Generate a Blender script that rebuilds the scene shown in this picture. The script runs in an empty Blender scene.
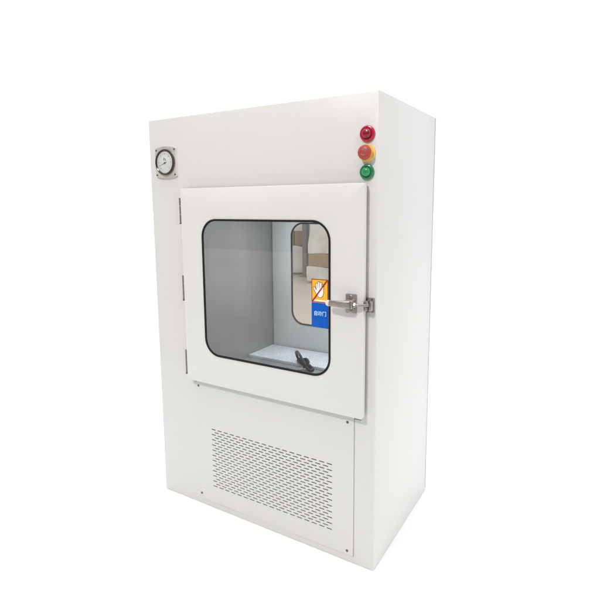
import bpy, bmesh, math, random
from mathutils import Matrix, Vector, noise

random.seed(7)
scene = bpy.context.scene
COL = scene.collection
PI = math.pi

# ------------------------------------------------------------------ materials
def new_mat(name):
    m = bpy.data.materials.new(name)
    m.use_nodes = True
    return m, m.node_tree.nodes, m.node_tree.links, m.node_tree.nodes['Principled BSDF']

def pmat(name, col, rough=0.4, metal=0.0, var=0.03, vscale=6.0, bump=0.0, bscale=300.0,
         coat=0.0, rough_var=0.0, stretch=(1, 1, 1), spec=0.5, ripple=0.0):
    """Principled surface with a gentle procedural mottling and a fine bump."""
    m, N, L, B = new_mat(name)
    B.inputs['Metallic'].default_value = metal
    B.inputs['Roughness'].default_value = rough
    B.inputs['Specular IOR Level'].default_value = spec
    B.inputs['Coat Weight'].default_value = coat
    tc = N.new('ShaderNodeTexCoord')
    mp = N.new('ShaderNodeMapping'); mp.inputs['Scale'].default_value = stretch
    L.new(tc.outputs['Object'], mp.inputs['Vector'])
    nz = N.new('ShaderNodeTexNoise'); nz.inputs['Scale'].default_value = vscale; nz.inputs['Detail'].default_value = 5
    L.new(mp.outputs['Vector'], nz.inputs['Vector'])
    rp = N.new('ShaderNodeValToRGB')
    rp.color_ramp.elements[0].position = 0.3; rp.color_ramp.elements[1].position = 0.7
    rp.color_ramp.elements[0].color = tuple(max(0, c * (1 - var)) for c in col) + (1,)
    rp.color_ramp.elements[1].color = tuple(min(1, c * (1 + var)) for c in col) + (1,)
    L.new(nz.outputs['Fac'], rp.inputs['Fac']); L.new(rp.outputs['Color'], B.inputs['Base Color'])
    if rough_var:
        mr = N.new('ShaderNodeMapRange')
        mr.inputs['To Min'].default_value = max(0.02, rough - rough_var); mr.inputs['To Max'].default_value = rough + rough_var
        L.new(nz.outputs['Fac'], mr.inputs['Value']); L.new(mr.outputs['Result'], B.inputs['Roughness'])
    if bump:
        n2 = N.new('ShaderNodeTexNoise'); n2.inputs['Scale'].default_value = bscale; n2.inputs['Detail'].default_value = 3
        L.new(mp.outputs['Vector'], n2.inputs['Vector'])
        bp = N.new('ShaderNodeBump'); bp.inputs['Strength'].default_value = bump; bp.inputs['Distance'].default_value = 0.002
        L.new(n2.outputs['Fac'], bp.inputs['Height']); L.new(bp.outputs['Normal'], B.inputs['Normal'])
        if ripple:                                             # slow waviness of thin sheet metal
            n3 = N.new('ShaderNodeTexNoise'); n3.inputs['Scale'].default_value = 5.5; n3.inputs['Detail'].default_value = 1.5
            L.new(mp.outputs['Vector'], n3.inputs['Vector'])
            b3 = N.new('ShaderNodeBump'); b3.inputs['Strength'].default_value = 1.0; b3.inputs['Distance'].default_value = ripple
            L.new(n3.outputs['Fac'], b3.inputs['Height']); L.new(b3.outputs['Normal'], bp.inputs['Normal'])
    return m

def glass_mat(name, tint, smudge=0.05, rough=0.01, mscale=4.0):
    """Thin pane: tinted see-through, mirror sheen by Fresnel, a little dust film."""
    m, N, L, B = new_mat(name)
    out = N['Material Output']; N.remove(B)
    tr = N.new('ShaderNodeBsdfTransparent'); tr.inputs['Color'].default_value = tint + (1,)
    gl = N.new('ShaderNodeBsdfGlossy'); gl.inputs['Roughness'].default_value = rough
    fr = N.new('ShaderNodeFresnel'); fr.inputs['IOR'].default_value = 2.0
    m1 = N.new('ShaderNodeMixShader')
    L.new(fr.outputs['Fac'], m1.inputs['Fac']); L.new(tr.outputs['BSDF'], m1.inputs[1]); L.new(gl.outputs['BSDF'], m1.inputs[2])
    df = N.new('ShaderNodeBsdfDiffuse'); df.inputs['Color'].default_value = (.62, .62, .6, 1)
    tc = N.new('ShaderNodeTexCoord')
    mp = N.new('ShaderNodeMapping'); mp.inputs['Scale'].default_value = (1, 1, .45); mp.inputs['Rotation'].default_value = (0, .3, 0)
    L.new(tc.outputs['Object'], mp.inputs['Vector'])
    nz = N.new('ShaderNodeTexNoise'); nz.inputs['Scale'].default_value = mscale; nz.inputs['Detail'].default_value = 6
    nz.inputs['Distortion'].default_value = 0.8
    L.new(mp.outputs['Vector'], nz.inputs['Vector'])
    mr = N.new('ShaderNodeMapRange'); mr.inputs['From Min'].default_value = .4; mr.inputs['From Max'].default_value = .75
    mr.inputs['To Min'].default_value = smudge * .3; mr.inputs['To Max'].default_value = smudge * 1.6
    L.new(nz.outputs['Fac'], mr.inputs['Value'])
    m2 = N.new('ShaderNodeMixShader')
    L.new(mr.outputs['Result'], m2.inputs['Fac']); L.new(m1.outputs['Shader'], m2.inputs[1]); L.new(df.outputs['BSDF'], m2.inputs[2])
    L.new(m2.outputs['Shader'], out.inputs['Surface'])
    return m

def perforated_mat(name):
    """Bluish white sheet punched with a fine grid of holes."""
    m, N, L, B = new_mat(name)
    B.inputs['Roughness'].default_value = .38
    tc = N.new('ShaderNodeTexCoord')
    vo = N.new('ShaderNodeTexVoronoi'); vo.voronoi_dimensions = '2D'; vo.inputs['Scale'].default_value = 125; vo.inputs['Randomness'].default_value = .4
    L.new(tc.outputs['Object'], vo.inputs['Vector'])
    rp = N.new('ShaderNodeValToRGB')
    e = rp.color_ramp.elements
    e[0].position = .20; e[0].color = (.46, .49, .53, 1)
    e[1].position = .30; e[1].color = (.87, .91, .97, 1)
    L.new(vo.outputs['Distance'], rp.inputs['Fac'])
    nz = N.new('ShaderNodeTexNoise'); nz.inputs['Scale'].default_value = 22; nz.inputs['Detail'].default_value = 6
    L.new(tc.outputs['Object'], nz.inputs['Vector'])
    mx = N.new('ShaderNodeMix'); mx.data_type = 'RGBA'; mx.blend_type = 'MULTIPLY'
    r2 = N.new('ShaderNodeValToRGB'); r2.color_ramp.elements[0].position = .35; r2.color_ramp.elements[1].position = .65
    r2.color_ramp.elements[0].color = (.88, .89, .90, 1); r2.color_ramp.elements[1].color = (1, 1, 1, 1)
    L.new(nz.outputs['Fac'], r2.inputs['Fac'])
    mx.inputs['Factor'].default_value = 1
    L.new(rp.outputs['Color'], mx.inputs['A']); L.new(r2.outputs['Color'], mx.inputs['B'])
    L.new(mx.outputs['Result'], B.inputs['Base Color'])
    bp = N.new('ShaderNodeBump'); bp.inputs['Strength'].default_value = .4; bp.inputs['Distance'].default_value = .002
    L.new(rp.outputs['Color'], bp.inputs['Height']); L.new(bp.outputs['Normal'], B.inputs['Normal'])
    return m

M = {}
M['coat'] = pmat('white_powder_coat', (.657, .648, .638), .36, ripple=.005, var=.014, vscale=3, bump=.05, bscale=420, rough_var=.05)
M['coat_door'] = pmat('white_powder_coat_door', (.698, .690, .677), .34, ripple=.005, var=.014, vscale=4, bump=.05, bscale=420, rough_var=.05)
M['coat_vent'] = pmat('white_powder_coat_panel', (.657, .648, .638), .4, ripple=.005, var=.014, vscale=4, bump=.05, bscale=420)
M['steel'] = pmat('brushed_chamber_steel', (.265, .265, .26), .38, metal=.35, var=.06, vscale=5, rough_var=.10, stretch=(3, 3, .5))
M['rear'] = pmat('pale_grey_coat', (.58, .60, .59), .4, var=.03, vscale=4, bump=.04, bscale=300)
M['perf'] = perforated_mat('perforated_sheet')
M['sill'] = pmat('sill_steel', (.52, .54, .57), .3, metal=.5, var=.08, vscale=18, rough_var=.1, bump=.05, bscale=80)
m_, N_, L_, B_ = new_mat('chamber_fill_glow')
B_.inputs['Emission Color'].default_value = (.90, .96, 1, 1); B_.inputs['Emission Strength'].default_value = 13.0  # glow of the added chamber fill panel
M['tube'] = m_
M['rubber'] = pmat('black_rubber', (.008, .008, .009), .55, var=.2, vscale=30, spec=.25)
M['gasket'] = pmat('seam_shade_grey', (.36, .35, .34), .7, var=.05)  # tone of the shaded seam around the vent panel
M['seal'] = pmat('dark_grey_seal', (.06, .06, .06), .7, var=.1, vscale=30)
M['glass'] = glass_mat('front_glass', (.91, .92, .915), smudge=.022)
M['glass_rear'] = glass_mat('rear_glass', (.92, .91, .88), smudge=.02)
M['filter'] = pmat('vent_slot_shade', (.22, .205, .185), .9, var=.3, vscale=60)  # dark tone for the shade behind the vent slots
M['chrome'] = pmat('polished_chrome', (.80, .785, .75), .30, metal=.6, var=.08, vscale=30, rough_var=.08)
M['bezel'] = pmat('dark_bezel_metal', (.09, .07, .058), .2, metal=.9, var=.2, vscale=30)
M['dial'] = pmat('dial_card', (.60, .62, .60), .35, var=.05, vscale=60, coat=.6)
M['ink'] = pmat('dial_ink', (.10, .10, .11), .5, var=.1)
M['latch'] = pmat('latch_cast_metal', (.36, .325, .295), .34, metal=.6, var=.14, vscale=90, rough_var=.1, bump=.1, bscale=500)
M['zinc'] = pmat('bright_zinc', (.34, .33, .32), .42, metal=.95, var=.12, vscale=90, rough_var=.08)
M['tip'] = pmat('white_grip', (.70, .68, .65), .4, var=.03)
M['screw'] = pmat('screw_steel', (.16, .15, .14), .35, metal=.8, var=.2, vscale=200)
M['red'] = pmat('red_lens', (.42, .004, .035), .22, var=.15, vscale=120, coat=.5)
M['red_in'] = pmat('red_lens_core', (.26, .002, .018), .25, var=.2, vscale=160, coat=.5)
M['green'] = pmat('green_lens', (.008, .19, .065), .22, var=.15, vscale=120, coat=.5)
M['green_in'] = pmat('green_lens_core', (.012, .27, .085), .25, var=.2, vscale=160, coat=.5)
M['yellow'] = pmat('yellow_collar', (.78, .52, .12), .4, var=.06, vscale=60)
M['mush'] = pmat('red_mushroom', (.40, .05, .035), .42, var=.08, vscale=80)
M['grey_ink'] = pmat('grey_print', (.20, .17, .14), .5, var=.1)
M['st_yellow'] = pmat('sticker_yellow', (.88, .46, .02), .45, var=.08, vscale=40)
M['st_red'] = pmat('sticker_red', (.34, .022, .012), .4, var=.1, vscale=40)
M['st_blue'] = pmat('sticker_blue', (.001, .095, .50), .45, var=.08, vscale=30, spec=.2)
M['st_white'] = pmat('sticker_white', (.90, .86, .86), .4, var=.03)
M['st_black'] = pmat('sticker_black', (.03, .02, .03), .4, var=.1)
M['st_pale'] = pmat('sticker_pale_blue', (.48, .72, .95), .4, var=.05)
M['hinge'] = pmat('hinge_steel', (.24, .21, .19), .4, metal=.4, var=.2, vscale=80)
M['key_black'] = pmat('black_strap', (.012, .012, .013), .5, var=.3, vscale=90, bump=.2, bscale=300)
M['key_steel'] = pmat('key_nickel', (.6, .59, .56), .3, metal=.9, var=.2, vscale=80)
M['carton'] = pmat('brown_carton', (.40, .285, .165), .75, var=.10, vscale=5, bump=.2, bscale=60)
M['film'] = pmat('white_stretch_film', (.84, .83, .81), .22, var=.10, vscale=7, bump=.9, bscale=12, coat=.5)
M['plank'] = pmat('pallet_wood', (.42, .31, .2), .8, var=.2, vscale=9, stretch=(1, 6, 1))
M['flange'] = pmat('grey_flange', (.58, .58, .58), .5, var=.06, vscale=5)
M['post'] = pmat('grey_paint', (.24, .235, .235), .5, var=.06, vscale=5)
M['concrete'] = pmat('beige_concrete', (.50, .455, .385), .42, var=.07, vscale=1.6, rough_var=.12, bump=.05, bscale=40)
M['workshop'] = pmat('workshop_concrete', (.62, .605, .56), .35, var=.16, vscale=.7, rough_var=.15, bump=.05, bscale=30)
M['mat'] = pmat('reflection_dark_near', (.15, .15, .15), .6, var=.2, vscale=4, bump=.1, bscale=60)  # near dark patch, added for the reflection in the front glass
M['dark'] = pmat('reflection_dark_far', (.17, .17, .168), .6, var=.2, vscale=1)  # far dark zone, added for the reflection in the front glass
M['refl_stripe'] = pmat('reflection_stripe_pale', (.88, .80, .62), .5, var=.12, vscale=6)  # pale stripes, added for the reflection in the front glass
M['floor'] = pmat('white_studio_floor', (.895, .895, .89), .7, var=.006, vscale=1.5, spec=.2)

# ------------------------------------------------------------------ mesh helpers
def link(name, me, mat, parent=None, smooth=None):
    o = bpy.data.objects.new(name, me)
    COL.objects.link(o)
    if mat is not None:
        me.materials.clear(); me.materials.append(mat)
    if parent: o.parent = parent
    if smooth is not None:
        for p in me.polygons: p.use_smooth = True
        me.set_sharp_from_angle(angle=math.radians(smooth))
    return o

def from_bm(name, bm, mat, parent=None, smooth=None):
    bmesh.ops.recalc_face_normals(bm, faces=bm.faces[:])
    me = bpy.data.meshes.new(name); bm.to_mesh(me); bm.free()
    return link(name, me, mat, parent, smooth)

def empty(name, loc=(0, 0, 0), rotz=0):
    o = bpy.data.objects.new(name, None); COL.objects.link(o)
    o.location = loc; o.rotation_euler.z = rotz; o.empty_display_size = .1
    return o

def tag(o, label=None, cat=None, group=None, kind=None):
    if label: o['label'] = label
    if cat: o['category'] = cat
    if group: o['group'] = group
    if kind: o['kind'] = kind

def add_box(bm, x0, x1, y0, y1, z0, z1, bev=0.0, seg=2):
    vs = [bm.verts.new((x, y, z)) for x in (x0, x1) for y in (y0, y1) for z in (z0, z1)]
    fs = [bm.faces.new([vs[i] for i in q]) for q in ((0, 1, 3, 2), (4, 6, 7, 5), (0, 4, 5, 1), (2, 3, 7, 6), (0, 2, 6, 4), (1, 5, 7, 3))]
    if bev:
        es = {e for f in fs for e in f.edges}
        bmesh.ops.bevel(bm, geom=list(es), offset=bev, segments=seg, profile=.5, affect='EDGES', clamp_overlap=True)

def boxo(name, b, mat, parent=None, bev=0.0, seg=2, smooth=40):
    bm = bmesh.new(); add_box(bm, *b, bev=bev, seg=seg)
    return from_bm(name, bm, mat, parent, smooth)

def rrect(x0, x1, z0, z1, r, n=10):
    r = min(r, (x1 - x0) / 2 - 1e-6, (z1 - z0) / 2 - 1e-6)
    pts = []
    for cx, cz, a0 in ((x1 - r, z1 - r, 0), (x0 + r, z1 - r, .5), (x0 + r, z0 + r, 1), (x1 - r, z0 + r, 1.5)):
        for k in range(n + 1):
            a = (a0 + .5 * k / n) * PI
            pts.append((cx + r * math.cos(a), cz + r * math.sin(a)))
    return pts

def at_y(pts, y): return [(x, y, z) for x, z in pts]

def loft(bm, loops, cyclic=False, cap0=False, cap1=False):
    vl = [[bm.verts.new(p) for p in lp] for lp in loops]
    n = len(vl[0])
    pairs = list(zip(vl, vl[1:])) + ([(vl[-1], vl[0])] if cyclic else [])
    for a, b in pairs:
        for i in range(n):
            bm.faces.new((a[i], a[(i + 1) % n], b[(i + 1) % n], b[i]))
    if cap0: bm.faces.new(vl[0])
    if cap1: bm.faces.new(vl[-1])

def frame_loft(bm, outer, inner, y0, y1, ch=.0015, inner_ch=None, hollow=None):
    """Plate from y0 (front) to y1 (back) with a hole; outer/inner = (x0,x1,z0,z1,r); rounded arrises."""
    ic = ch if inner_ch is None else inner_ch
    def O(d): return rrect(outer[0] + d, outer[1] - d, outer[2] + d, outer[3] - d, max(outer[4] - d, .0005))
    def I(d): return rrect(inner[0] - d, inner[1] + d, inner[2] - d, inner[3] + d, inner[4] + d)
    k = .293
    loops = [at_y(O(0), y1), at_y(O(0), y0 + ch), at_y(O(ch * k), y0 + ch * k), at_y(O(ch), y0),
             at_y(I(ic), y0), at_y(I(ic * k), y0 + ic * k), at_y(I(0), y0 + ic), at_y(I(0), y1)]
    if hollow:                                                  # thin face skin, the hole is wider behind it
        loops[-1:] = [at_y(I(0), y0 + hollow[0]), at_y(I(hollow[1]), y0 + hollow[0]), at_y(I(hollow[1]), y1)]
    loft(bm, loops, cyclic=True)

def circ(cx, cz, r, y, n=40): return [(cx + r * math.cos(2 * PI * k / n), y, cz + r * math.sin(2 * PI * k / n)) for k in range(n)]

def lathe(name, cx, cz, prof, mat, parent, n=40, cap0=False, cap1=True, smooth=35):
    bm = bmesh.new()
    loft(bm, [circ(cx, cz, r, y, n) for r, y in prof], cap0=cap0, cap1=cap1)
    return from_bm(name, bm, mat, parent, smooth)

def slab(name, pts, y0, y1, mat, parent, ch=0.0):
    """Flat outlined piece (convex or not) from y0 (front) to y1."""
    bm = bmesh.new()
    vs0 = [bm.verts.new(p) for p in at_y(pts, y0)]; vs1 = [bm.verts.new(p) for p in at_y(pts, y1)]
    n = len(pts)
    for i in range(n): bm.faces.new((vs0[i], vs0[(i + 1) % n], vs1[(i + 1) % n], vs1[i]))
    bm.faces.new(vs0); bm.faces.new(vs1)
    if ch:
        es = [e for e in bm.edges if all(abs(v.co.y - y0) < 1e-7 for v in e.verts)]
        bmesh.ops.bevel(bm, geom=es, offset=ch, segments=2, profile=.5, affect='EDGES')
    return from_bm(name, bm, mat, parent, 35)

def curve_plate(name, loops, y_mid, half, mat, parent):
    """Sheet with any number of holes."""
    cu = bpy.data.curves.new(name, 'CURVE'); cu.dimensions = '2D'; cu.fill_mode = 'BOTH'; cu.extrude = half
    for lp in loops:
        s = cu.splines.new('POLY'); s.points.add(len(lp) - 1); s.use_cyclic_u = True
        for p, (x, z) in zip(s.points, lp): p.co = (x, z, 0, 1)
    tmp = bpy.data.objects.new('tmp', cu); COL.objects.link(tmp)
    me = bpy.data.meshes.new_from_object(tmp.evaluated_get(bpy.context.evaluated_depsgraph_get()))
    bpy.data.objects.remove(tmp)
    me.transform(Matrix.Translation((0, y_mid, 0)) @ Matrix.Rotation(PI / 2, 4, 'X'))
    me.name = name
    return link(name, me, mat, parent)

def text_piece(name, body, size, x, y, z, mat, parent, half=.0002, xs=1.0, bold=0.0):
    cu = bpy.data.curves.new(name, 'FONT'); cu.body = body; cu.size = size; cu.extrude = half; cu.offset = bold
    cu.align_x = 'CENTER'; cu.align_y = 'CENTER'
    tmp = bpy.data.objects.new('tmp', cu); COL.objects.link(tmp)
    me = bpy.data.meshes.new_from_object(tmp.evaluated_get(bpy.context.evaluated_depsgraph_get()))
    bpy.data.objects.remove(tmp)
    me.transform(Matrix.Translation((x, y, z)) @ Matrix.Rotation(PI / 2, 4, 'X') @ Matrix.Diagonal((xs, 1, 1, 1)))
    me.name = name
    return link(name, me, mat, parent)

def add_tube(bm, pts, r, n=10, closed=False, flat=1.0):
    pts = [Vector(p) for p in pts]; N = len(pts); loops = []
    rr = r if isinstance(r, (list, tuple)) else [r] * N
    up = Vector((0, 0, 1))
    for i, p in enumerate(pts):
        if closed: d = pts[(i + 1) % N] - pts[i - 1]
        else: d = pts[min(i + 1, N - 1)] - pts[max(i - 1, 0)]
        d.normalize()
        a = d.cross(up)
        if a.length < 1e-3: a = d.cross(Vector((1, 0, 0)))
        a.normalize(); b = a.cross(d)
        loops.append([p + a * rr[i] * math.cos(2 * PI * k / n) + b * rr[i] * flat * math.sin(2 * PI * k / n) for k in range(n)])
    loft(bm, loops, cyclic=closed, cap0=not closed, cap1=not closed)

def catmull(P, per=6, closed=False):
    P = [Vector(p) for p in P]; n = len(P); out = []
    for i in range(n if closed else n - 1):
        if closed: a, b, c, d = P[i - 1], P[i], P[(i + 1) % n], P[(i + 2) % n]
        else: a, b, c, d = P[max(i - 1, 0)], P[i], P[i + 1], P[min(i + 2, n - 1)]
        for k in range(per):
            t = k / per
            out.append(.5 * ((2 * b) + (c - a) * t + (2 * a - 5 * b + 4 * c - d) * t * t + (3 * b - a - 3 * c + d) * t ** 3))
    if not closed: out.append(P[-1])
    return out

def screw(parent, x, z, y, r=.0035, mat=None):
    """Domed head with a cross recess, head standing towards the viewer from plane y."""
    bm = bmesh.new()
    loft(bm, [circ(x, z, q, yy, 16) for q, yy in ((r, y + .001), (r, y - .0006), (r * .7, y - .0014), (r * .3, y - .0016))], cap0=True, cap1=True)
    add_box(bm, x - r * .55, x + r * .55, y - .0019, y - .0012, z - r * .12, z + r * .12)
    add_box(bm, x - r * .12, x + r * .12, y - .00192, y - .0012, z - r * .55, z + r * .55)
    return from_bm('screw', bm, mat or M['screw'], parent, 30)

# ================================================================== the pass box
W, D, H = .7555, .4335, 1.2028
CX0, CX1, CZ0, CZ1 = -.600, -.040, .405, .985          # through chamber
box = empty('pass_box', (-W / 2, D / 2, 0))
tag(box, 'tall white steel pass-through cabinet with a windowed door, vent panel and round indicator buttons', 'pass box')
inv = Matrix.Translation((W / 2, -D / 2, 0))
PARTS0 = set(bpy.data.objects)

# cabinet shell, one mesh cut by the chamber tunnel and the vent recess
bm = bmesh.new(); add_box(bm, -W, 0, 0, D, 0.0, H)
bmesh.ops.bevel(bm, geom=[e for e in bm.edges if max(v.co.z for v in e.verts) > .1], offset=.003, segments=3, profile=.5, affect='EDGES')
bmesh.ops.recalc_face_normals(bm, faces=bm.faces[:])
me = bpy.data.meshes.new('cabinet_body'); bm.to_mesh(me); bm.free()
shell = bpy.data.objects.new('tmp_shell', me); COL.objects.link(shell)
cut_objs = []
for b in ((CX0 - .002, CX1 + .002, -.1, D + .1, CZ0 - .002, CZ1 + .002), (-.555, -.107, -.1, .09, .062, .275)):
    bm = bmesh.new(); add_box(bm, *b); bmesh.ops.recalc_face_normals(bm, faces=bm.faces[:])
    cm = bpy.data.meshes.new('cut'); bm.to_mesh(cm); bm.free()
    c = bpy.data.objects.new('tmp_cut', cm); COL.objects.link(c); cut_objs.append(c)
    md = shell.modifiers.new('b', 'BOOLEAN'); md.operation = 'DIFFERENCE'; md.object = c; md.solver = 'EXACT'
me = bpy.data.meshes.new_from_object(shell.evaluated_get(bpy.context.evaluated_depsgraph_get()))
for c in cut_objs + [shell]: bpy.data.objects.remove(c)
me.name = 'cabinet_body'
body = link('cabinet_body', me, M['coat'], box, 30)

bm = bmesh.new()
frame_loft(bm, (-W + .0002, .0003, .004, H - .0004, .002), (-.66, -.042, .38, 1.02, .002), D + .0006, D + .0045, ch=.0008)
from_bm('rear_flange', bm, M['flange'], box, 35)

# chamber lining: open tube of thin sheet with thickness
bm = bmesh.new()
def rect(d, y): return [(CX0 + d, y, CZ0 + d), (CX1 - d, y, CZ0 + d), (CX1 - d, y, CZ1 - d), (CX0 + d, y, CZ1 - d)]
loft(bm, [rect(-.0015, .001), rect(.0015, .001), rect(.0015, D - .001), rect(-.0015, D - .001)], cyclic=True)
from_bm('chamber_lining', bm, M['steel'], box)

# floor of the chamber: smooth sill in front, perforated sheet behind
boxo('chamber_sill', (CX0 + .003, CX1 - .003, .004, .2655, CZ0 + .002, CZ0 + .006), M['sill'], box, bev=.001)
pf = boxo('perforated_floor', (CX0 + .003, CX1 - .003, .2695, .417, CZ0 + .002, .4195), M['perf'], box, bev=.0008)
boxo('folded_lip', (CX0 + .003, CX1 - .003, .2662, .2692, CZ0 + .002, .4198), M['rear'], pf, bev=.0008)
# added fill panel, unseen under the ceiling, to brighten the dark chamber
cl = boxo('added_fill_housing', (-.46, -.11, .11, .31, CZ1 - .020, CZ1 - .0025), M['rear'], box, bev=.003)
boxo('added_fill_panel', (-.445, -.125, .125, .295, CZ1 - .0225, CZ1 - .0205), M['tube'], cl)

# ---- doors
def make_door(name, outer, glass_open, y0, y1, mat, glass, rear=False):
    """y0 = face with the gasket that the picture shows, y1 = the other face."""
    x0, x1, z0, z1, r = glass_open
    g = .0058
    bm = bmesh.new()
    frame_loft(bm, outer, (x0 + .002, x1 - .002, z0 + .002, z1 - .002, r - .002), y0, y1, ch=.0022, inner_ch=.0008, hollow=(.0028, .027))
    d = from_bm(name, bm, mat, box, 35)
    bm = bmesh.new()
    frame_loft(bm, (x0, x1, z0, z1, r), (x0 + g, x1 - g, z0 + g, z1 - g, r - g), y0 - .0015, y0 + .0024, ch=.0012)
    from_bm('window_gasket', bm, M['rubber'], d, 35)
    ym = y0 + .0005
    bm = bmesh.new()
    e = g - .002
    loft(bm, [at_y(rrect(x0 + e, x1 - e, z0 + e, z1 - e, r - e), ym)], cap0=True)
    from_bm('window_pane', bm, glass, d)
    return d

front = make_door('door', (-.611, -.0257, .4165, .9945, .005), (-.5326, -.1132, .5065, .9072, .052), -.024, -.008, M['coat_door'], M['glass'])
# rubber seal between door and cabinet face
bm = bmesh.new(); frame_loft(bm, (-.604, -.0325, .428, .9885, .004), (-.588, -.05, .444, .975, .004), -.0079, -.0004, ch=.001)
from_bm('door_seal', bm, M['seal'], front, 35)
rear = make_door('rear_door', (CX0 + .0045, CX1 - .0045, CZ0 + .0125, CZ1 - .004, .004), (-.513, -.105, .510, .8835, .05), .420, .444, M['rear'], M['glass_rear'])
bm = bmesh.new(); frame_loft(bm, (CX0 + .0018, CX1 - .0018, CZ0 + .002, CZ1 - .0018, .002), (-.575, -.065, .44, .96, .002), .4445, .450, ch=.001)
from_bm('door_seal', bm, M['seal'], rear, 35)

# ---- hinges at the left edge of the door
for zc in (.932, .702, .473):
    bm = bmesh.new()
    for k in range(3):
        za = zc - .036 + k * .0243
        bmm = [(-.6158 + .0030 * math.cos(2 * PI * j / 14), -.0205 + .0030 * math.sin(2 * PI * j / 14)) for j in range(14)]
        loft(bm, [[(x, y, za) for x, y in bmm], [(x, y, za + .0232) for x, y in bmm]], cap0=True, cap1=True)
    hg = from_bm('hinge', bm, M['hinge'], box, 35)
    bm = bmesh.new()
    pin = [(-.6158 + .0038 * math.cos(2 * PI * j / 14), -.0205 + .0038 * math.sin(2 * PI * j / 14)) for j in range(14)]
    loft(bm, [[(x, y, zc - .0405) for x, y in pin], [(x, y, zc - .0365) for x, y in pin]], cap0=True, cap1=True)
    from_bm('hinge_pin', bm, M['screw'], hg, 35)
    boxo('hinge_leaf', (-.637, -.6195, -.0025, .0004, zc - .03, zc + .03), M['coat'], hg, bev=.0006)

# ---- vent panel with staggered slots
loops = [rrect(-.5965, -.0575, .019, .4095, .003, 3)]
SL, SH = .0170, .0032
pitch = (.4205 - SL) / 17
dz = (.2620 - .0750) / 22
for i in range(23):
    z = .2620 - i * dz
    odd = i % 2
    for k in range(17 if odd else 18):
        x = -.5405 + k * pitch + (pitch / 2 if odd else 0)
        loops.append(rrect(x, x + SL, z - SH / 2, z + SH / 2, SH / 2, 3)[::-1])
vent = curve_plate('vent_panel', loops, -.0011, .0010, M['coat_vent'], box)
for x, z in ((-.5876, .393), (-.0755, .391), (-.59, .0357), (-.0752, .0305)):
    screw(vent, x, z, -.0020, .0036)
bm = bmesh.new(); frame_loft(bm, (-.5976, -.0563, .0180, .4095, .003), (-.585, -.070, .03, .40, .003), -.0009, -.0002, ch=.0001)
from_bm('panel_seam_shade', bm, M['gasket'], box)  # grey strip standing in for the shaded seam line of the panel
boxo('vent_shade_sheet', (-.553, -.109, .006, .02, .064, .273), M['filter'], box)  # dark sheet standing in for the shade inside the slots

# ---- pressure gauge
gx, gz = -.683, 1.0740
pts = []
for a in range(-9, 10):                                        # bowed top and bottom, straight sides
    t = a / 9; pts.append((gx - t * .0440, gz + .0405 + .0065 * (1 - t * t)))
for a in range(-9, 10):
    t = a / 9; pts.append((gx + t * .0440, gz - .0405 - .0065 * (1 - t * t)))
gauge = slab('pressure_gauge', pts, -.006, .0003, M['chrome'], box, ch=.0018)
lathe('gauge_bezel', gx, gz, [(.0385, -.006), (.0385, -.0095), (.0372, -.0122), (.0350, -.0126), (.0330, -.0114), (.0322, -.0085)], M['bezel'], gauge, 48, cap1=False)
lathe('gauge_dial', gx, gz, [(.0345, -.0062), (.0345, -.0088), (.0335, -.0092)], M['dial'], gauge, 48)
bm = bmesh.new()
for k in range(31):
    a = math.radians(225 - 270 * k / 30); L0 = .0215 if k % 5 == 0 else .0245
    w = .0005 if k % 5 == 0 else .0003
    u = Vector((math.cos(a), 0, math.sin(a))); v = Vector((-math.sin(a), 0, math.cos(a)))
    c = Vector((gx, -.00935, gz))
    bm.faces.new([bm.verts.new(c + u * q + v * s) for q, s in ((L0, -w), (.0275, -w), (.0275, w), (L0, w))])
from_bm('gauge_scale', bm, M['ink'], gauge)
text_piece('gauge_lettering', 'Pa', .011, gx, -.0094, gz + .0085, M['ink'], gauge)
a = math.radians(200)
u = Vector((math.cos(a), 0, math.sin(a))); v = Vector((-math.sin(a), 0, math.cos(a))); c = Vector((gx, -.0102, gz - .002))
bm = bmesh.new()
bm.faces.new([bm.verts.new(c + u * q + v * s) for q, s in ((-.008, -.0008), (.024, -.0003), (.024, .0003), (-.008, .0008))])
loft(bm, [circ(gx, gz - .002, r, y, 16) for r, y in ((.0026, -.0094), (.0026, -.0108), (.0016, -.0113))], cap0=True, cap1=True)
from_bm('gauge_needle', bm, M['ink'], gauge)
for sx in (-1, 1):
    for sz in (-1, 1):
        screw(gauge, gx + sx * .0375, gz + sz * .0365, -.006, .0030)

# ---- indicator lamps and emergency stop
def pilot(name, x, z, r, m_out, m_in):
    o = lathe(name, x, z, [(r, .0003), (r, -.0035), (r * .95, -.0055), (r * .80, -.0068), (r * .68, -.0066), (r * .64, -.0052)], m_out, box, 40, cap0=True, cap1=True)
    q = r * .60
    lathe('lens', x, z, [(q, -.005), (q, -.0090), (q * .92, -.0115), (q * .74, -.0132), (q * .45, -.0142), (q * .15, -.0145)], m_in, o, 32, cap0=False)
    return o
pilot('red_indicator', -.0283, 1.1067, .0188, M['red'], M['red_in'])
pilot('green_indicator', -.0285, 1.0195, .0180, M['green'], M['green_in'])
ex, ez = -.0282, 1.0632
es = lathe('emergency_stop', ex, ez, [(.0205, .0003), (.0205, -.003), (.0190, -.0045), (.0135, -.0050), (.0125, -.011), (.0115, -.015)], M['yellow'], box, 40, cap0=True)
mu = lathe('mushroom_button', ex, ez, [(.0125, -.0130), (.0160, -.0142), (.0170, -.0165), (.0166, -.0195), (.0146, -.0222), (.0100, -.0240), (.0040, -.0248)], M['mush'], es, 40, cap0=True)
bm = bmesh.new()                                                # turning arrow printed on the cap
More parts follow.
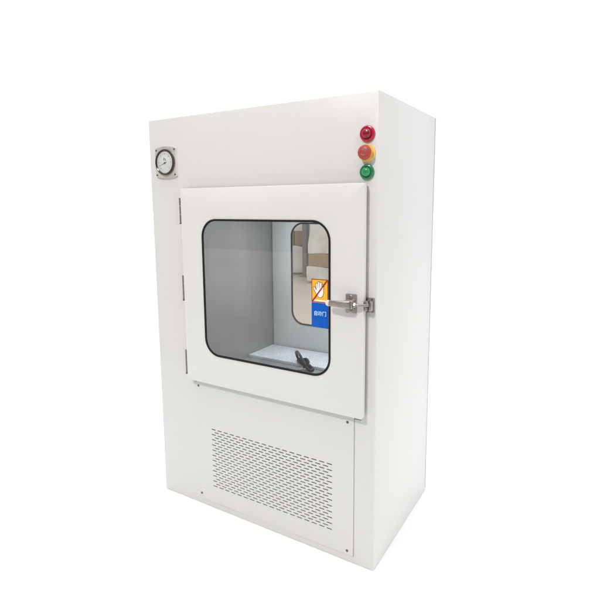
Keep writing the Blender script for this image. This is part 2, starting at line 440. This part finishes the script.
for s in (0, PI):
    lp = []
    for k in range(9):
        a = s + .35 + k * .24; lp.append(a)
    for a0, a1 in zip(lp, lp[1:]):
        bm.faces.new([bm.verts.new((ex + r * math.cos(q), -.0251, ez + r * math.sin(q))) for r, q in ((.0050, a0), (.0078, a0), (.0078, a1), (.0050, a1))])
bmesh.ops.remove_doubles(bm, verts=bm.verts[:], dist=1e-6)
from_bm('turn_arrow', bm, M['grey_ink'], mu)

# ---- latch on the door edge, strike on the cabinet
lat = slab('door_latch', rrect(-.0700, -.0415, .6835, .7310, .003, 4), -.0285, -.0238, M['latch'], box, ch=.001)
for z in (.7235, .6905): screw(lat, -.0560, z, -.0285, .0052, M['zinc'])
boxo('latch_yoke', (-.0660, -.0440, -.0475, -.0285, .6975, .7185), M['latch'], lat, bev=.0025, seg=3)
bm = bmesh.new()
P = catmull([(-.0480, -.049, .7085), (-.0620, -.0515, .7085), (-.0800, -.0525, .7085), (-.0980, -.0510, .7082), (-.1040, -.0505, .7080)], 5)
loops = []
for i, p in enumerate(P):
    t = i / (len(P) - 1); hh = .0098 - .0030 * t; yy = .0042 - .0012 * t
    loops.append([(p.x, p.y + yy * math.copysign(abs(math.cos(2 * PI * k / 16)) ** .6, math.cos(2 * PI * k / 16)),
                   p.z + hh * math.copysign(abs(math.sin(2 * PI * k / 16)) ** .6, math.sin(2 * PI * k / 16))) for k in range(16)])
loft(bm, loops, cap0=True, cap1=True)
from_bm('lever', bm, M['latch'], lat, 50)
bm = bmesh.new()
loops = []
for k in range(9):
    t = k / 8; x = -.1030 - .0105 * t; s = math.sqrt(max(0.02, 1 - (t * 1.0) ** 2.6))
    loops.append([(x, -.0505 + .0048 * s * math.cos(2 * PI * j / 16), .7080 + .0078 * s * math.sin(2 * PI * j / 16)) for j in range(16)])
loft(bm, loops, cap0=True, cap1=True)
from_bm('lever_tip', bm, M['tip'], lat, 60)
bm = bmesh.new()
add_tube(bm, [(-.0450, -.040, .7075), (-.0360, -.0385, .7075), (-.0260, -.034, .7072), (-.0170, -.030, .707), (-.0110, -.026, .7068)], .0036, 12)
add_tube(bm, [(-.0425, -.0397, .7075), (-.0375, -.0387, .7075)], .0066, 6)
add_tube(bm, [(-.0345, -.0380, .7075), (-.0318, -.0368, .7075)], .0058, 6)
add_tube(bm, [(-.0145, -.029, .6985), (-.0125, -.027, .7070), (-.0145, -.029, .7155)], .0032, 10)
from_bm('hook_bolt', bm, M['zinc'], lat, 40)
stk = slab('strike_plate', rrect(-.0262, -.0055, .6845, .7215, .002, 4), -.0035, .0003, M['zinc'], box, ch=.0008)
bm = bmesh.new()
add_box(bm, -.0240, -.0172, -.021, -.0035, .6905, .7155, bev=.0018)
add_box(bm, -.0135, -.0070, -.018, -.0035, .6905, .7155, bev=.0018)
from_bm('strike_jaw', bm, M['zinc'], stk, 35)
for z in (.7178, .6882): screw(stk, -.0110, z, -.0035, .0024)
boxo('strike_pin', (-.0172, -.0135, -.016, -.0035, .7000, .7065), M['seal'], stk, bev=.001)

# ---- stickers on the glass
gy = -.0238
SX0, SX1 = -.1676, -.1195
yst = boxo('prohibition_sticker', (SX0, SX1, gy - .0006, gy - .0001, .7005, .7605), M['st_red'], box, bev=.0001)
slab('yellow_field', rrect(SX0 + .0022, SX1 - .0022, .7027, .7583, .0006, 2), gy - .0009, gy - .0005, M['st_yellow'], yst)
slab('caption_strip', rrect(SX0 + .0065, SX1 - .0045, .7045, .7077, .0004, 2), gy - .0012, gy - .0008, M['st_white'], yst)
hx, hz = (SX0 + SX1) / 2 - .0005, .7300
def hand_parts(d):
    """Open palm outline pieces grown by d."""
    out = []
    palm = [(-.0088, .004), (-.0082, -.0055), (-.005, -.0125), (-.001, -.0155), (.005, -.0155), (.0092, -.0105), (.0110, -.003), (.0108, .005), (.005, .0075), (-.004, .0075)]
    cx = sum(p[0] for p in palm) / len(palm); cz = sum(p[1] for p in palm) / len(palm)
    out.append([(hx + p[0] + d * (p[0] - cx) / max(math.hypot(p[0] - cx, p[1] - cz), 1e-6), hz + p[1] + d * (p[1] - cz) / max(math.hypot(p[0] - cx, p[1] - cz), 1e-6)) for p in palm])
    for fx, top, tilt, w in ((-.0066, .0195, -.0012, .0021), (-.0018, .0235, -.0003, .0022), (.0033, .0225, .0006, .0022), (.0082, .0170, .0018, .0020)):
        c0 = (hx + fx, hz + .003); c1 = (hx + fx + tilt, hz + top)
        L = []
        for k in range(9): a = PI * k / 8; L.append((c1[0] + (w + d) * math.cos(a), c1[1] + (w + d) * math.sin(a) - w))
        L += [(c0[0] - (w + d), c0[1]), (c0[0] + (w + d), c0[1])]
        out.append(L)
    w = .0021 + d                                                # thumb from the side of the palm
    c0 = Vector((hx - .0065, hz - .007)); c1 = Vector((hx - .0150, hz + .0075)); u = (c1 - c0).normalized(); v = Vector((-u.y, u.x))
    L = [tuple(c0 + v * w), tuple(c0 - v * w)]
    for k in range(9):
        a = PI * k / 8; q = c1 - v * w * math.cos(a) + u * w * math.sin(a); L.append(tuple(q))
    out.append(L)
    return out
def multi(name, pieces, y0, step, mat, parent):
    bm = bmesh.new()
    for i, pts in enumerate(pieces):
        y = y0 - i * step; n = len(pts)
        a = [bm.verts.new(p) for p in at_y(pts, y)]; b = [bm.verts.new(p) for p in at_y(pts, gy - .0005)]
        for k in range(n): bm.faces.new((a[k], a[(k + 1) % n], b[(k + 1) % n], b[k]))
        bm.faces.new(a)
    return from_bm(name, bm, mat, parent)
multi('hand_outline', hand_parts(.0013), gy - .0011, .00002, M['st_black'], yst)
multi('hand_symbol', hand_parts(0), gy - .0014, .00002, M['st_white'], yst)
sw = .0017
a0 = Vector((SX0 + .003, .7030)); a1 = Vector((SX1 - .003, .7580)); u = (a1 - a0).normalized(); v = Vector((-u.y, u.x)) * sw
slab('red_slash', [tuple(a0 + v), tuple(a0 - v), tuple(a1 - v), tuple(a1 + v)], gy - .0020, gy - .0006, M['st_red'], yst)
bst = boxo('blue_sticker', (SX0, SX1, gy - .0006, gy - .0001, .6365, .6998), M['st_blue'], box, bev=.0001)
text_piece('sticker_lettering', '自动门', .0132, (SX0 + SX1) / 2 + .0005, gy - .0009, .6720, M['st_pale'], bst, xs=.92, bold=.0002)

# move the origin frame: the Empty sits at the base centre, parts are modelled in world space
for o in list(bpy.data.objects):
    if o.parent is box: o.matrix_parent_inverse = inv

# ================================================================== bunch of keys on the chamber floor
FZ = .4195
kb = empty('key_bunch', (-.35, .25, FZ))
tag(kb, 'small black bundle with an upright loop strap and keys lying on the perforated chamber floor', 'keys')
KI = Matrix.Translation((.35, -.25, -FZ))
def kpart(name, bm, mat, smooth=50):
    o = from_bm(name, bm, mat, kb, smooth); o.matrix_parent_inverse = KI; return o
bm = bmesh.new()
add_tube(bm, catmull([(-.401, .288, .424), (-.4095, .289, .4385), (-.4125, .2895, .4490), (-.4060, .287, .4525), (-.3960, .283, .4465), (-.3860, .280, .4350), (-.385, .281, .4262), (-.392, .285, .4235)], 6, True), .0044, 10, True)
kpart('loop_strap', bm, M['key_black'])
bm = bmesh.new()
add_tube(bm, catmull([(-.398, .284, .4260), (-.385, .274, .4300), (-.370, .262, .4310), (-.356, .252, .4290), (-.345, .246, .4265)], 5),
         [.0082 + .0050 * math.sin(PI * i / 20) for i in range(21)], 12, False, .8)
kpart('key_fob', bm, M['key_black'])
bm = bmesh.new()
add_tube(bm, catmull([(-.352, .255, .4275), (-.338, .243, .4310), (-.324, .232, .4300), (-.3105, .2235, .4275), (-.3060, .2160, .4262), (-.3120, .2105, .4255), (-.3240, .2180, .4260), (-.3360, .2320, .4265)], 6, True), .0056, 10, True)
kpart('cord', bm, M['key_black'])
bm = bmesh.new()
add_tube(bm, catmull([(-.3700, .268, .436), (-.3560, .262, .441), (-.3430, .252, .4370), (-.3440, .246, .4300)], 5), .0050, 10)
kpart('clip', bm, M['key_black'])
bm = bmesh.new()
def ringpts(c, r, n=20, tilt=.2): return [(c[0] + r * math.cos(2 * PI * k / n), c[1] + r * math.sin(2 * PI * k / n), c[2] + tilt * r * math.sin(2 * PI * k / n)) for k in range(n)]
add_tube(bm, ringpts((-.345, .236, .4235), .012), .0011, 8, True)
kpart('key_ring', bm, M['key_steel'])
for ang, c0 in ((3.5, (-.352, .230)), (3.95, (-.345, .225))):
    bm = bmesh.new()
    u = Vector((math.cos(ang), math.sin(ang))); v = Vector((-u.y, u.x)); c = Vector(c0)
    bow = [tuple(c + u * .010 + (u * math.cos(t) + v * math.sin(t)) * .0100) for t in [2 * PI * k / 20 for k in range(20)]]
    z0 = FZ + .0006 + (.0022 if ang > 3.6 else 0)
    loft(bm, [[(x, y, z0) for x, y in bow], [(x, y, z0 + .002) for x, y in bow]], cap0=True, cap1=True)
    bl = [c + u * .018 + v * .0034, c + u * .046 + v * .0034, c + u * .050, c + u * .046 - v * .002, c + u * .041 - v * .0034, c + u * .037 - v * .002, c + u * .032 - v * .0034, c + u * .018 - v * .0034]
    loft(bm, [[(p.x, p.y, z0 + .0002) for p in bl], [(p.x, p.y, z0 + .0018) for p in bl]], cap0=True, cap1=True)
    kpart('key', bm, M['key_steel'], 30)

# ================================================================== what is seen through both windows
def crumpled(bm, x0, x1, y0, y1, z0, z1, amp=.03, n=14, seed=0.0):
    """Box of stretch film pulled taut over uneven goods."""
    tmp = bmesh.new(); add_box(tmp, x0, x1, y0, y1, z0, z1)
    bmesh.ops.subdivide_edges(tmp, edges=tmp.edges[:], cuts=n, use_grid_fill=True)
    cx, cy, cz = (x0 + x1) / 2, (y0 + y1) / 2, (z0 + z1) / 2
    for w in tmp.verts:
        q = w.co * 5 + Vector((seed, 0, 0)); d = Vector((w.co.x - cx, w.co.y - cy, 0))
        if d.length: d.normalize()
        w.co += d * (noise.noise(q) * amp - amp * .4)
        if w.co.z > z0 + .02: w.co.z += noise.noise(q + Vector((9, 3, 1))) * amp * .5
    m = bpy.data.meshes.new('t'); tmp.to_mesh(m); tmp.free(); bm.from_mesh(m); bpy.data.meshes.remove(m)

def pallet_stack(name, loc, rz, sx, sy, layers, label):
    r = empty(name, loc, rz); tag(r, label, 'pallet', 'wrapped pallets behind the cabinet')
    fx, fy = sx, sy; sx -= .10; sy -= .10
    bm = bmesh.new()
    for k in range(5): add_box(bm, -sx / 2 + k * (sx - .1) / 4, -sx / 2 + k * (sx - .1) / 4 + .1, -sy / 2, sy / 2, .098, .12)
    for yb in (-sy / 2 + .002, -.05, sy / 2 - .102): add_box(bm, -sx / 2, sx / 2, yb, yb + .1, .002, .0965)
    from_bm('wooden_pallet', bm, M['plank'], r)
    sx, sy = fx, fy
    for i, (kind, z0, z1) in enumerate(layers):
        bm = bmesh.new()
        if kind == 'film':
            crumpled(bm, -sx / 2 - .01, sx / 2 + .01, -sy / 2 - .01, sy / 2 + .01, z0 + .002, z1 - .002, .05, 18, i * 7.3 + loc[0])
            from_bm('stretch_film', bm, M['film'], r, 60)
        else:
            nx = 2
            for k in range(nx):
                bm2 = bmesh.new()
                xa = -sx / 2 + k * sx / nx
                add_box(bm2, xa + .004, xa + sx / nx - .004, -sy / 2 + .01, sy / 2 - .01, z0, z1, bev=.006)
                from_bm('carton', bm2, M['carton'], r, 40)
    return r
ang = -.30
pallet_stack('wrapped_pallet', (-3.30, 5.02, 0), .35, .95, .85, [('film', .03, .40), ('carton', .40, .60), ('film', .60, 1.02)],
             'film-wrapped carton stack left of the grey post, seen through both windows')
pallet_stack('wrapped_pallet', (-2.30, 4.62, 0), .35, .95, .85, [('film', .03, .20), ('carton', .20, .365), ('film', .365, .98)],
             'film-wrapped carton stack right of the grey post, seen through both windows')
pr = empty('steel_post', (-2.925, 4.55, 0)); tag(pr, 'grey steel post between the two wrapped pallets, seen through both windows', 'post')
boxo('shaft', (-.034, .034, -.04, .04, .012, 1.12), M['post'], pr, bev=.008)
boxo('foot_plate', (-.08, .08, -.07, .07, .004, .012), M['post'], pr, bev=.002)

# ------------------------------------------------------------------ the setting
bm = bmesh.new()
vs = [bm.verts.new(p) for p in ((-60, -60, 0), (60, -60, 0), (60, 60, 0), (-60, 60, 0))]; bm.faces.new(vs)
fl = from_bm('floor', bm, M['floor']); fl.location.z = -.001; tag(fl, kind='structure')
bm = bmesh.new(); bm.faces.new([bm.verts.new(p) for p in ((-16, -7.4, .003), (14, -7.4, .003), (14, -.95, .003), (-16, -.95, .003))])
wf = from_bm('workshop_floor', bm, M['workshop']); tag(wf, kind='structure')
for nm, pts in (('dark_reflection_patch', [(-.15 + 1.15 * math.cos(k * PI / 24), -1.36 + .36 * math.sin(k * PI / 24)) for k in range(48)]),
                ('dark_reflection_zone', ((-55, -55), (55, -55), (55, -7.41), (-55, -7.41)))):  # both added out of view to darken what the window glass reflects
    bm = bmesh.new(); bm.faces.new([bm.verts.new((x, y, .007 if nm == 'dark_reflection_patch' else .003)) for x, y in pts])
    tag(from_bm(nm, bm, M['mat' if nm == 'dark_reflection_patch' else 'dark']), kind='structure')
bm = bmesh.new()
for q in ((-4.75, -4.65), (-6.3, -6.2)):  # stripes added out of view to draw light lines in the glass reflection
    bm.faces.new([bm.verts.new(p) for p in ((-16, q[0], .007), (14, q[0], .007), (14, q[1], .007), (-16, q[1], .007))])
al = from_bm('reflection_stripes', bm, M['refl_stripe']); tag(al, kind='structure')
bm = bmesh.new()
dx, dy = -.50, .866; px, py = .866, .50
c = Vector((-2.05, 3.5))
pp = []
for s, t in ((-1.75, -.62), (-1.75, .62), (2.1, 1.15), (2.1, -1.15)):
    pp.append((c.x + dx * s + px * t, c.y + dy * s + py * t, .003))
bm.faces.new([bm.verts.new(p) for p in pp])
cf = from_bm('concrete_floor', bm, M['concrete']); tag(cf, kind='structure')

# ------------------------------------------------------------------ light
w = bpy.data.worlds.new('World'); scene.world = w; w.use_nodes = True
N, L = w.node_tree.nodes, w.node_tree.links
bg = N['Background']
tc = N.new('ShaderNodeTexCoord'); sp = N.new('ShaderNodeSeparateXYZ'); L.new(tc.outputs['Generated'], sp.inputs['Vector'])
def mth(op, a, b):
    n = N.new('ShaderNodeMath'); n.operation = op
    for i, v in enumerate((a, b)):
        if isinstance(v, (int, float)): n.inputs[i].default_value = v
        else: L.new(v, n.inputs[i])
    return n.outputs[0]
# white backdrop ahead and to the right, the dimmer workshop behind the photographer, bright ceiling above
drive = mth('ADD', sp.outputs['Y'], mth('MULTIPLY', mth('MAXIMUM', sp.outputs['X'], 0.0), .38))
mr = N.new('ShaderNodeMapRange'); mr.inputs['From Min'].default_value = -1; mr.inputs['From Max'].default_value = 1
L.new(drive, mr.inputs['Value'])
rp = N.new('ShaderNodeValToRGB'); L.new(mr.outputs['Result'], rp.inputs['Fac'])
ROOM = (.20, .195, .185); BACK = (1.05, 1.05, 1.05)
rp.color_ramp.elements[0].position = .30; rp.color_ramp.elements[0].color = ROOM + (1,)
rp.color_ramp.elements[1].position = .54; rp.color_ramp.elements[1].color = BACK + (1,)
up = mth('MULTIPLY', mth('POWER', mth('MAXIMUM', sp.outputs['Z'], 0.0), 3.0), 1.7)
ad = N.new('ShaderNodeMix'); ad.data_type = 'RGBA'; ad.blend_type = 'ADD'; ad.inputs['Factor'].default_value = 1
L.new(rp.outputs['Color'], ad.inputs['A']); L.new(up, ad.inputs['B'])
L.new(ad.outputs['Result'], bg.inputs['Color']); bg.inputs['Strength'].default_value = 1.0

def area(name, loc, target, size, power, col):
    d = bpy.data.lights.new(name, 'AREA'); d.shape = 'RECTANGLE'; d.size, d.size_y = size; d.energy = power; d.color = col
    o = bpy.data.objects.new(name, d); COL.objects.link(o); o.location = loc
    o.rotation_euler = (Vector(target) - Vector(loc)).to_track_quat('-Z', 'Y').to_euler()
    return o
area('overhead_softbox', (-.60, -3.15, 3.55), (-.38, 0, 1.15), (.28, .28), 22, (1, .98, .955)).data.spread = math.radians(90)

# ------------------------------------------------------------------ camera (solved from the cabinet's corners)
pitch_, roll, yaw = .1384, .0072, -.5444
fw = Vector((math.sin(yaw) * math.cos(pitch_), math.cos(yaw) * math.cos(pitch_), -math.sin(pitch_)))
rt = Vector((math.cos(yaw), -math.sin(yaw), 0)); dn = fw.cross(rt)
r2 = rt * math.cos(roll) + dn * math.sin(roll); d2 = -rt * math.sin(roll) + dn * math.cos(roll)
cam = bpy.data.cameras.new('camera'); co = bpy.data.objects.new('camera', cam); COL.objects.link(co)
m = Matrix.Identity(4)
for i in range(3):
    m[i][0] = r2[i]; m[i][1] = -d2[i]; m[i][2] = -fw[i]
m.translation = Vector((.45552, -1.09116, .94248))
co.matrix_world = m
cam.sensor_width = 36; cam.lens = 36 * 495.1682 / 600
cam.shift_x = -(303.7237 - 300) / 600; cam.shift_y = (274.666 - 300) / 600
cam.clip_start = .02; cam.clip_end = 200
scene.camera = co

scene.view_settings.view_transform = 'Standard'; scene.view_settings.look = 'None'
scene.view_settings.exposure = 0; scene.view_settings.gamma = 1
scene.cycles.transparent_max_bounces = 16
